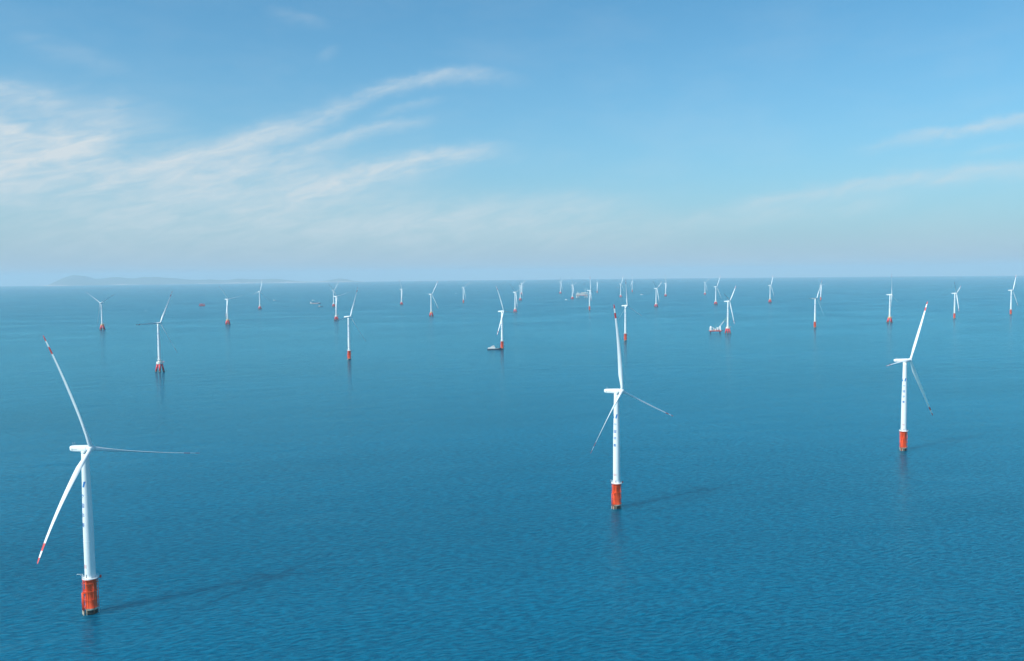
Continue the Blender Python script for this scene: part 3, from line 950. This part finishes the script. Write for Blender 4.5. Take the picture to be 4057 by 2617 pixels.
def cargo_ship():
    r = place_boat('cargo_ship', -1413.0, 6172.5, 84, 'low red cargo ship with white stern house, between two small white boats', 'ship')
    L, B, H = 76.0, 14.0, 4.2
    mb = MB()
    rg = hull_rings(L, B, H, .5, 2.5, .2)
    mb.rings(rg, 'dark', smooth=False)
    hull = link('hull', mb.mesh('hull'), r)
    mb = MB()
    for s in (-1, 1):
        mb.box(-L / 2 + 5, L / 2 - 17, s * 7.02 - .02, s * 7.02 + .02, 1.2, 3.6, 'boat_white')
    link('side_stripe', mb.mesh('side_stripe'), hull)
    mb = MB(); mb.box(-L / 2 + 14, L / 2 - 14, -5.6, 5.6, H - .02, H + 2.2, 'deck', .3)
    for i in range(5):
        x = -L / 2 + 15 + i * 9.3
        mb.box(x, x + 8.2, -5.0, 5.0, H + 2.18, H + 2.9, 'deck', .2)
    link('hatch_cover', mb.mesh('hatch_cover'), r)
    mb = MB(); mb.box(-L / 2 + 2, -L / 2 + 12, -6, 6, H - .02, H + 7.5, 'boat_white', .4); mb.box(-L / 2 + 4.5, -L / 2 + 11, -6.6, 6.6, H + 7.48, H + 10.3, 'boat_white', .3)
    dh = link('deckhouse', mb.mesh('deckhouse'), r)
    mb = MB(); mb.box(-L / 2 + 4.8, -L / 2 + 11.06, -6.66, 6.66, H + 8.5, H + 9.5, 'glass'); link('window', mb.mesh('window'), dh)
    mb = MB(); mb.lathe([(1.4, H + 7), (1.3, H + 12.5)], 'hull_red', 14, ctr=(-L / 2 + 3.6, 0)); link('funnel', mb.mesh('funnel'), r)
    for x in (L / 2 - 13.5, L / 2 - 7.5):
        mb = MB(); mb.tube((x, 0, H), (x, 0, H + 10), .6, 'boat_white'); mb.tube((x, -2.5, H + 9), (x, 2.5, H + 9), .3, 'boat_white'); mb.box(x - 1, x + 1, -1.2, 1.2, H, H + 2.4, 'boat_white')
        link('mast', mb.mesh('mast'), r)
cargo_ship()

def red_barge():
    r = place_boat('barge', -2163.0, 5994.5, 76, 'square red work barge floating alone in open water below the island', 'barge')
    mb = MB(); mb.box(-20, 20, -9, 9, -1.5, 3.2, 'hull_red', .5); link('hull', mb.mesh('hull'), r)
    mb = MB()
    for x in (-17, 17):
        for y in (-7.5, 7.5):
            mb.tube((x, y, 3.1), (x, y, 16), .8, 'hull_red', n=12)
    link('corner_post', mb.mesh('corner_post'), r)
    mb = MB()
    for z in (9, 15.5):
        for y in (-7.5, 7.5): mb.tube((-17, y, z), (17, y, z), .6, 'hull_red')
        for x in (-17, 17): mb.tube((x, -7.5, z), (x, 7.5, z), .6, 'hull_red')
    for y in (-7.5, 7.5):
        mb.tube((-17, y, 3.2), (0, y, 15.3), .4, 'hull_red'); mb.tube((17, y, 3.2), (0, y, 15.3), .4, 'hull_red')
    link('frame', mb.mesh('frame'), r)
    mb = MB(); mb.box(-12, 6, -5, 5, 3.15, 11, 'hull_red', .3); mb.box(8, 14, -4, 4, 3.15, 7.5, 'deck', .3); link('deckhouse', mb.mesh('deckhouse'), r)
red_barge()

def crane_barge():
    r = place_boat('crane_barge', 661.0, 2781.0, 96.0, 'red jack-up crane barge with white houses and a long boom beside red piles', 'crane barge')
    Z = 6.4
    Lx, Ly = 20.0, 11.0
    mb = MB()
    # stepped pontoon with cut bow corners
    def ring(z, i): return [(-Lx + i, -Ly + i, z), (Lx - 3 - i, -Ly + i, z), (Lx - i, -Ly + 3 + i, z), (Lx - i, Ly - 3 - i, z), (Lx - 3 - i, Ly - i, z), (-Lx + i, Ly - i, z)]
    mb.rings([ring(Z, .8), ring(Z + .8, 0), ring(Z + 3.4, 0)], 'hull_red', False)
    hull = link('hull', mb.mesh('hull'), r)
    for x in (-15.5, 14.5):
        for y in (-8.2, 8.2):
            mb = MB(); mb.tube((x, y, -8), (x, y, Z + .5), 1.1, 'dark', n=14); mb.tube((x, y, Z + .5), (x, y, Z + 17), 1.1, 'boat_white', n=14)
            mb.box(x - 1.9, x + 1.9, y - 1.9, y + 1.9, Z + 3.3, Z + 8.6, 'boat_white', .3)
            link('leg', mb.mesh('leg'), r)
    D = Z + 3.38
    for (x0, x1, y0, y1, h) in ((-19, -11.5, -5.5, 5.5, 9.0), (-2.5, 1.5, -9.5, -5.0, 5.5)):
        mb = MB(); mb.box(x0, x1, y0, y1, D, D + h, 'boat_white', .3)
        dh = link('deckhouse', mb.mesh('deckhouse'), r)
        mb = MB()
        for k in range(int(h // 2.9)):
            z = D + 1.2 + k * 2.9
            mb.box(x0 - .03, x1 + .03, y0 + .6, y1 - .6, z, z + .9, 'glass')
            for i in range(3):
                xa = x0 + .5 + (x1 - x0 - 1) * i / 3
                mb.box(xa, xa + (x1 - x0) / 5, y0 - .03, y1 + .03, z, z + .9, 'glass')
        link('window', mb.mesh('window'), dh)
    # main crane: pedestal, house, boom, stay
    cx, cy = 6.5, -4.5
    mb = MB(); mb.lathe([(2.3, D), (2.1, D + 6.2)], 'boat_white', 20, ctr=(cx, cy)); mb.box(cx - 4.0, cx + 2.8, cy - 2.4, cy + 2.4, D + 6.18, D + 9.6, 'boat_white', .4)
    link('crane_house', mb.mesh('crane_house'), r)
    b0 = Vector((cx + 2.4, cy, D + 7.2)); b1 = Vector((cx + 26.0, cy + 4.0, D + 38.0))
    mb = MB()
    q = (b1 - b0).normalized().to_track_quat('Z', 'Y')
    nseg = 11
    def corner(t, k):
        w2 = 1.25 * (1 - .45 * t) if t > .12 else .5 + .75 * t / .12
        return b0.lerp(b1, t) + q @ Vector((w2 * (1 if k in (0, 1) else -1), w2 * (1 if k in (0, 3) else -1), 0))
    for i in range(nseg):
        t0, t1 = i / nseg, (i + 1) / nseg
        for k in range(4):
            mt = 'boat_white' if i < nseg - 3 else 'green'
            mb.tube(corner(t0, k), corner(t1, k), .2, mt, n=6)
            mb.tube(corner(t0, k), corner(t1, (k + 1) % 4), .12, mt, n=5)
    link('crane_boom', mb.mesh('crane_boom'), r)
    mb = MB(); g0 = Vector((cx - 3.0, cy, D + 9.5)); g1 = Vector((cx - 7.5, cy - .6, D + 14.5))
    mb.tube(g0, g1, .35, 'green'); mb.tube((cx - 6, cy, D + 6.3), g1, .25, 'green'); mb.tube(g1, b1, .13, 'green', n=6); mb.tube(g1, b0.lerp(b1, .75), .1, 'green', n=6)
    link('boom_stay', mb.mesh('boom_stay'), r)
    mb = MB(); mb.tube(b1, b1 + Vector((0, 0, -9)), .08, 'steel', n=5); mb.box(b1.x - .6, b1.x + .6, b1.y - .5, b1.y + .5, b1.z - 11, b1.z - 9, 'cap_orange', .2)
    link('hook_block', mb.mesh('hook_block'), r)
    # small deck crane
    mb = MB(); mb.tube((-6, 4, D), (-6, 4, D + 8), .7, 'boat_white'); mb.tube((-6, 4, D + 7.8), (-13, 2, D + 11.5), .45, 'boat_white'); mb.tube((-6, 4, D + 4), (-9.5, 3, D + 9.4), .25, 'boat_white'); mb.tube((-6, 4, D + 8), (1.5, 1.0, D + 3.4), .45, 'boat_white')
    link('deck_crane', mb.mesh('deck_crane'), r)
    mb = MB()
    for (x, y, sx, sy, h, mt) in ((-9, -7, 5, 3, 2.6, 'steel'), (-3, 0, 4, 3, 2.4, 'cap_orange'), (-8, -1, 3, 3, 3.2, 'boat_white'), (3, 6, 6, 3, 2.6, 'deck'), (-5, 7, 4, 2.4, 2.2, 'steel'), (12, 0, 3, 4, 3.4, 'steel')):
        mb.box(x - sx / 2, x + sx / 2, y - sy / 2, y + sy / 2, D, D + h, mt, .15)
    link('deck_cargo', mb.mesh('deck_cargo'), r)
    mb = MB(); mb.box(Lx - .2, Lx + 5.5, -7, 5, Z + 2.9, Z + 3.5, 'dark', .2); link('stern_ramp', mb.mesh('stern_ramp'), r)
crane_barge()

def substation():
    r = place_boat('substation_platform', 570.0, 6975.0, 92, 'large beige offshore substation platform on splayed jacket legs near the horizon', 'offshore platform')
    Z = 20.0
    corners = [(-44, -18), (44, -18), (44, 18), (-44, 18)]
    for (x, y) in corners:
        s = 1 if x > 0 else -1
        for xi in (0, 1):
            xt = x - s * 18 * xi
            mb = MB(); mb.tube((x + s * 3 - s * 26 * xi, y * 1.15, -10), (xt - s * 4 * (1 - xi), y, Z), 1.6, 'cap_white' if xi == 0 else 'steel', n=12)
            link('jacket_leg', mb.mesh('jacket_leg'), r)
    mb = MB()
    for y in (-18, 18):
        for s in (-1, 1):
            mb.tube((s * 46, y * 1.12, 2), (s * 26, y, Z - 1), .9, 'steel'); mb.tube((s * 22, y * 1.12, 2), (s * 42, y, Z - 1), .9, 'steel')
            mb.tube((s * 46, y * 1.12, 4), (s * 20, y * 1.12, 4), .8, 'steel')
    for x in (-45, -22, 22, 45):
        mb.tube((x, -20, 4), (x, 20, 4), .8, 'steel'); mb.tube((x, -19, 5), (x, 17, Z - 1), .7, 'steel')
    link('jacket_brace', mb.mesh('jacket_brace'), r)
    mb = MB()
    mb.box(-48, 48, -21, 21, Z, Z + 2.0, 'hull_red', .3)
    mb.box(-46, 46, -20, 20, Z + 1.98, Z + 9, 'topside', .4)
    mb.box(-48, 48, -21, 21, Z + 8.98, Z + 10, 'cap_white', .3)
    mb.box(-44, 22, -19, 19, Z + 9.98, Z + 17, 'topside', .4)
    mb.box(-47, 46, -20.5, 20.5, Z + 16.98, Z + 17.8, 'steel', .3)
    mb.box(-6, 40, -16, 16, Z + 17.78, Z + 24, 'topside', .4)
    mb.box(-40, -22, -14, 14, Z + 17.78, Z + 21.5, 'cap_white', .4)
    tp = link('topside', mb.mesh('topside'), r)
    mb = MB()
    for k in range(11):
        x = -42 + k * 8
        for z in (Z + 4, Z + 12):
            if z > Z + 10 and x > 16: continue
            for y, s in ((-20, -1), (20, 1)):
                yy = y + (.06 * s if z < Z + 10 else -s * .94)
                mb.box(x, x + 4.6, min(yy, yy - .1 * s), max(yy, yy - .1 * s), z, z + 3, 'steel')
    link('louvre', mb.mesh('louvre'), tp)
    mb = MB(); mb.lathe([(9, Z + 24), (10.5, Z + 24.4), (10.5, Z + 25)], 'green', 8, False, ctr=(20, 0)); link('helideck', mb.mesh('helideck'), r)
    for x, y, h, w_ in ((25, -10, 38, .9), (33, 8, 42, .8), (44, -12, 40, .9), (-36, -10, 20, .7)):
        mb = MB(); mb.tube((x, y, Z + 17), (x, y, Z + 17 + h), w_, 'boat_white', w_ * .5, n=8); mb.tube((x - 2, y, Z + 12 + h), (x + 2, y, Z + 12 + h), .3, 'boat_white')
        link('mast', mb.mesh('mast'), r)
    mb = MB(); mb.tube((46, 6, Z + 17), (46, 6, Z + 27), 1.2, 'boat_white'); mb.tube((46, 6, Z + 26), (56, -2, Z + 8), .8, 'boat_white'); link('deck_crane', mb.mesh('deck_crane'), r)
substation()

small_boat('work_boat', -1973.0, 7143.0, 84, 28.0, 'small white boat with grey foredeck, right of the small turbine below the island', 'steel', 'boat_white', .12)
small_boat('work_boat', -1631.0, 7055.0, 80, 25.0, 'small white boat just behind the low red cargo ship', 'boat_white', 'boat_white', .1)
small_boat('work_boat', -1238.0, 5548.5, 82, 33.0, 'small boat with white house and dark foredeck in front of the red cargo ship', 'dark', 'boat_white', .12)
small_boat('speedboat', 412.0, 6469.5, 94, 24.0, 'white boat trailing a thin straight wake towards a pale capped turbine', 'boat_white', 'boat_white', .2)
small_boat('motorboat', 1173.5, 7733.0, 80, 32.0, 'white motorboat left of the turbine with three spread blades', 'boat_white', 'boat_white', .2)
small_boat('motorboat', -584.0, 8950.5, 70, 17.0, 'white speck of a boat left of a far turbine on a red tube foot', 'boat_white', 'boat_white', .25)
small_boat('motorboat', -2211.0, 5181.0, 80, 9.0, 'barely visible pale boat in open water between the two leftmost pile founded turbines', 'boat_white', 'boat_white', .25)
small_boat('motorboat', -1974.0, 16861.0, 60, 20.0, 'tiny white boat under the horizon, right of a small turbine with one blade straight up', 'boat_white', 'boat_white', .25)
small_boat('motorboat', 11419.0, 22174.0, 110, 45.0, 'farthest white boat just below the horizon near the right edge', 'boat_white', 'boat_white', .25)
small_boat('fishing_boat', 1464.0, 11815.0, 95, 22.0, 'tiny pink hulled boat left of a far pile founded turbine', 'hull_red', 'boat_white', .25)

def wake(x, y, length, width, label, az):
    n = 40
    v, f = [], []
    for i in range(n + 1):
        q = i / n
        lx = -q * length
        wd = width * (.35 + .65 * q)
        for s in (-1, 1):
            v.append((lx, s * wd / 2 + 1.5 * math.sin(q * 5), 0))
    c, s_ = math.cos(AZ(az)), math.sin(AZ(az))
    vv = []
    for (px, py, pz) in v:
        wx, wy = x + c * px - s_ * py, y + s_ * px + c * py
        vv.append((px, py, sea_z(wx, wy) - sea_z(x, y) + .06))
    f = [(2 * i, 2 * i + 1, 2 * i + 3, 2 * i + 2) for i in range(n)]
    me = bpy.data.meshes.new('wake')
    me.from_pydata(vv, [], f)
    me.materials.append(M['foam'])
    o = link('wake', me)
    o.location = (x, y, sea_z(x, y)); o.rotation_euler = (0, 0, AZ(az))
    o['label'] = label; o['category'] = 'wake'; o['kind'] = 'stuff'
wake(401.0, 6475.0, 200.0, 26.0, 'thin pale wake trailing left behind the white boat by the substation', 94)

# ------------------------------------------------------------------ the air
def haze():
    mt = bpy.data.materials.new('sea_haze')
    mt.use_nodes = True
    t = NT(mt.node_tree)
    pv = t.n('ShaderNodeVolumePrincipled')
    pv.inputs['Color'].default_value = (0.66, 0.83, 0.92, 1)
    pv.inputs['Density'].default_value = HAZE
    pv.inputs['Anisotropy'].default_value = 0.0
    o = t.n('ShaderNodeOutputMaterial')
    t.t.links.new(pv.outputs[0], o.inputs['Volume'])
    mb = MB()
    e = 63000.0
    M['haze'] = mt
    mb.box(-e, e, -e, e, -262.0, 470.0, 'haze')
    o = link('haze', mb.mesh('haze'))
    o['kind'] = 'stuff'
HAZE = 3.7e-5
haze()
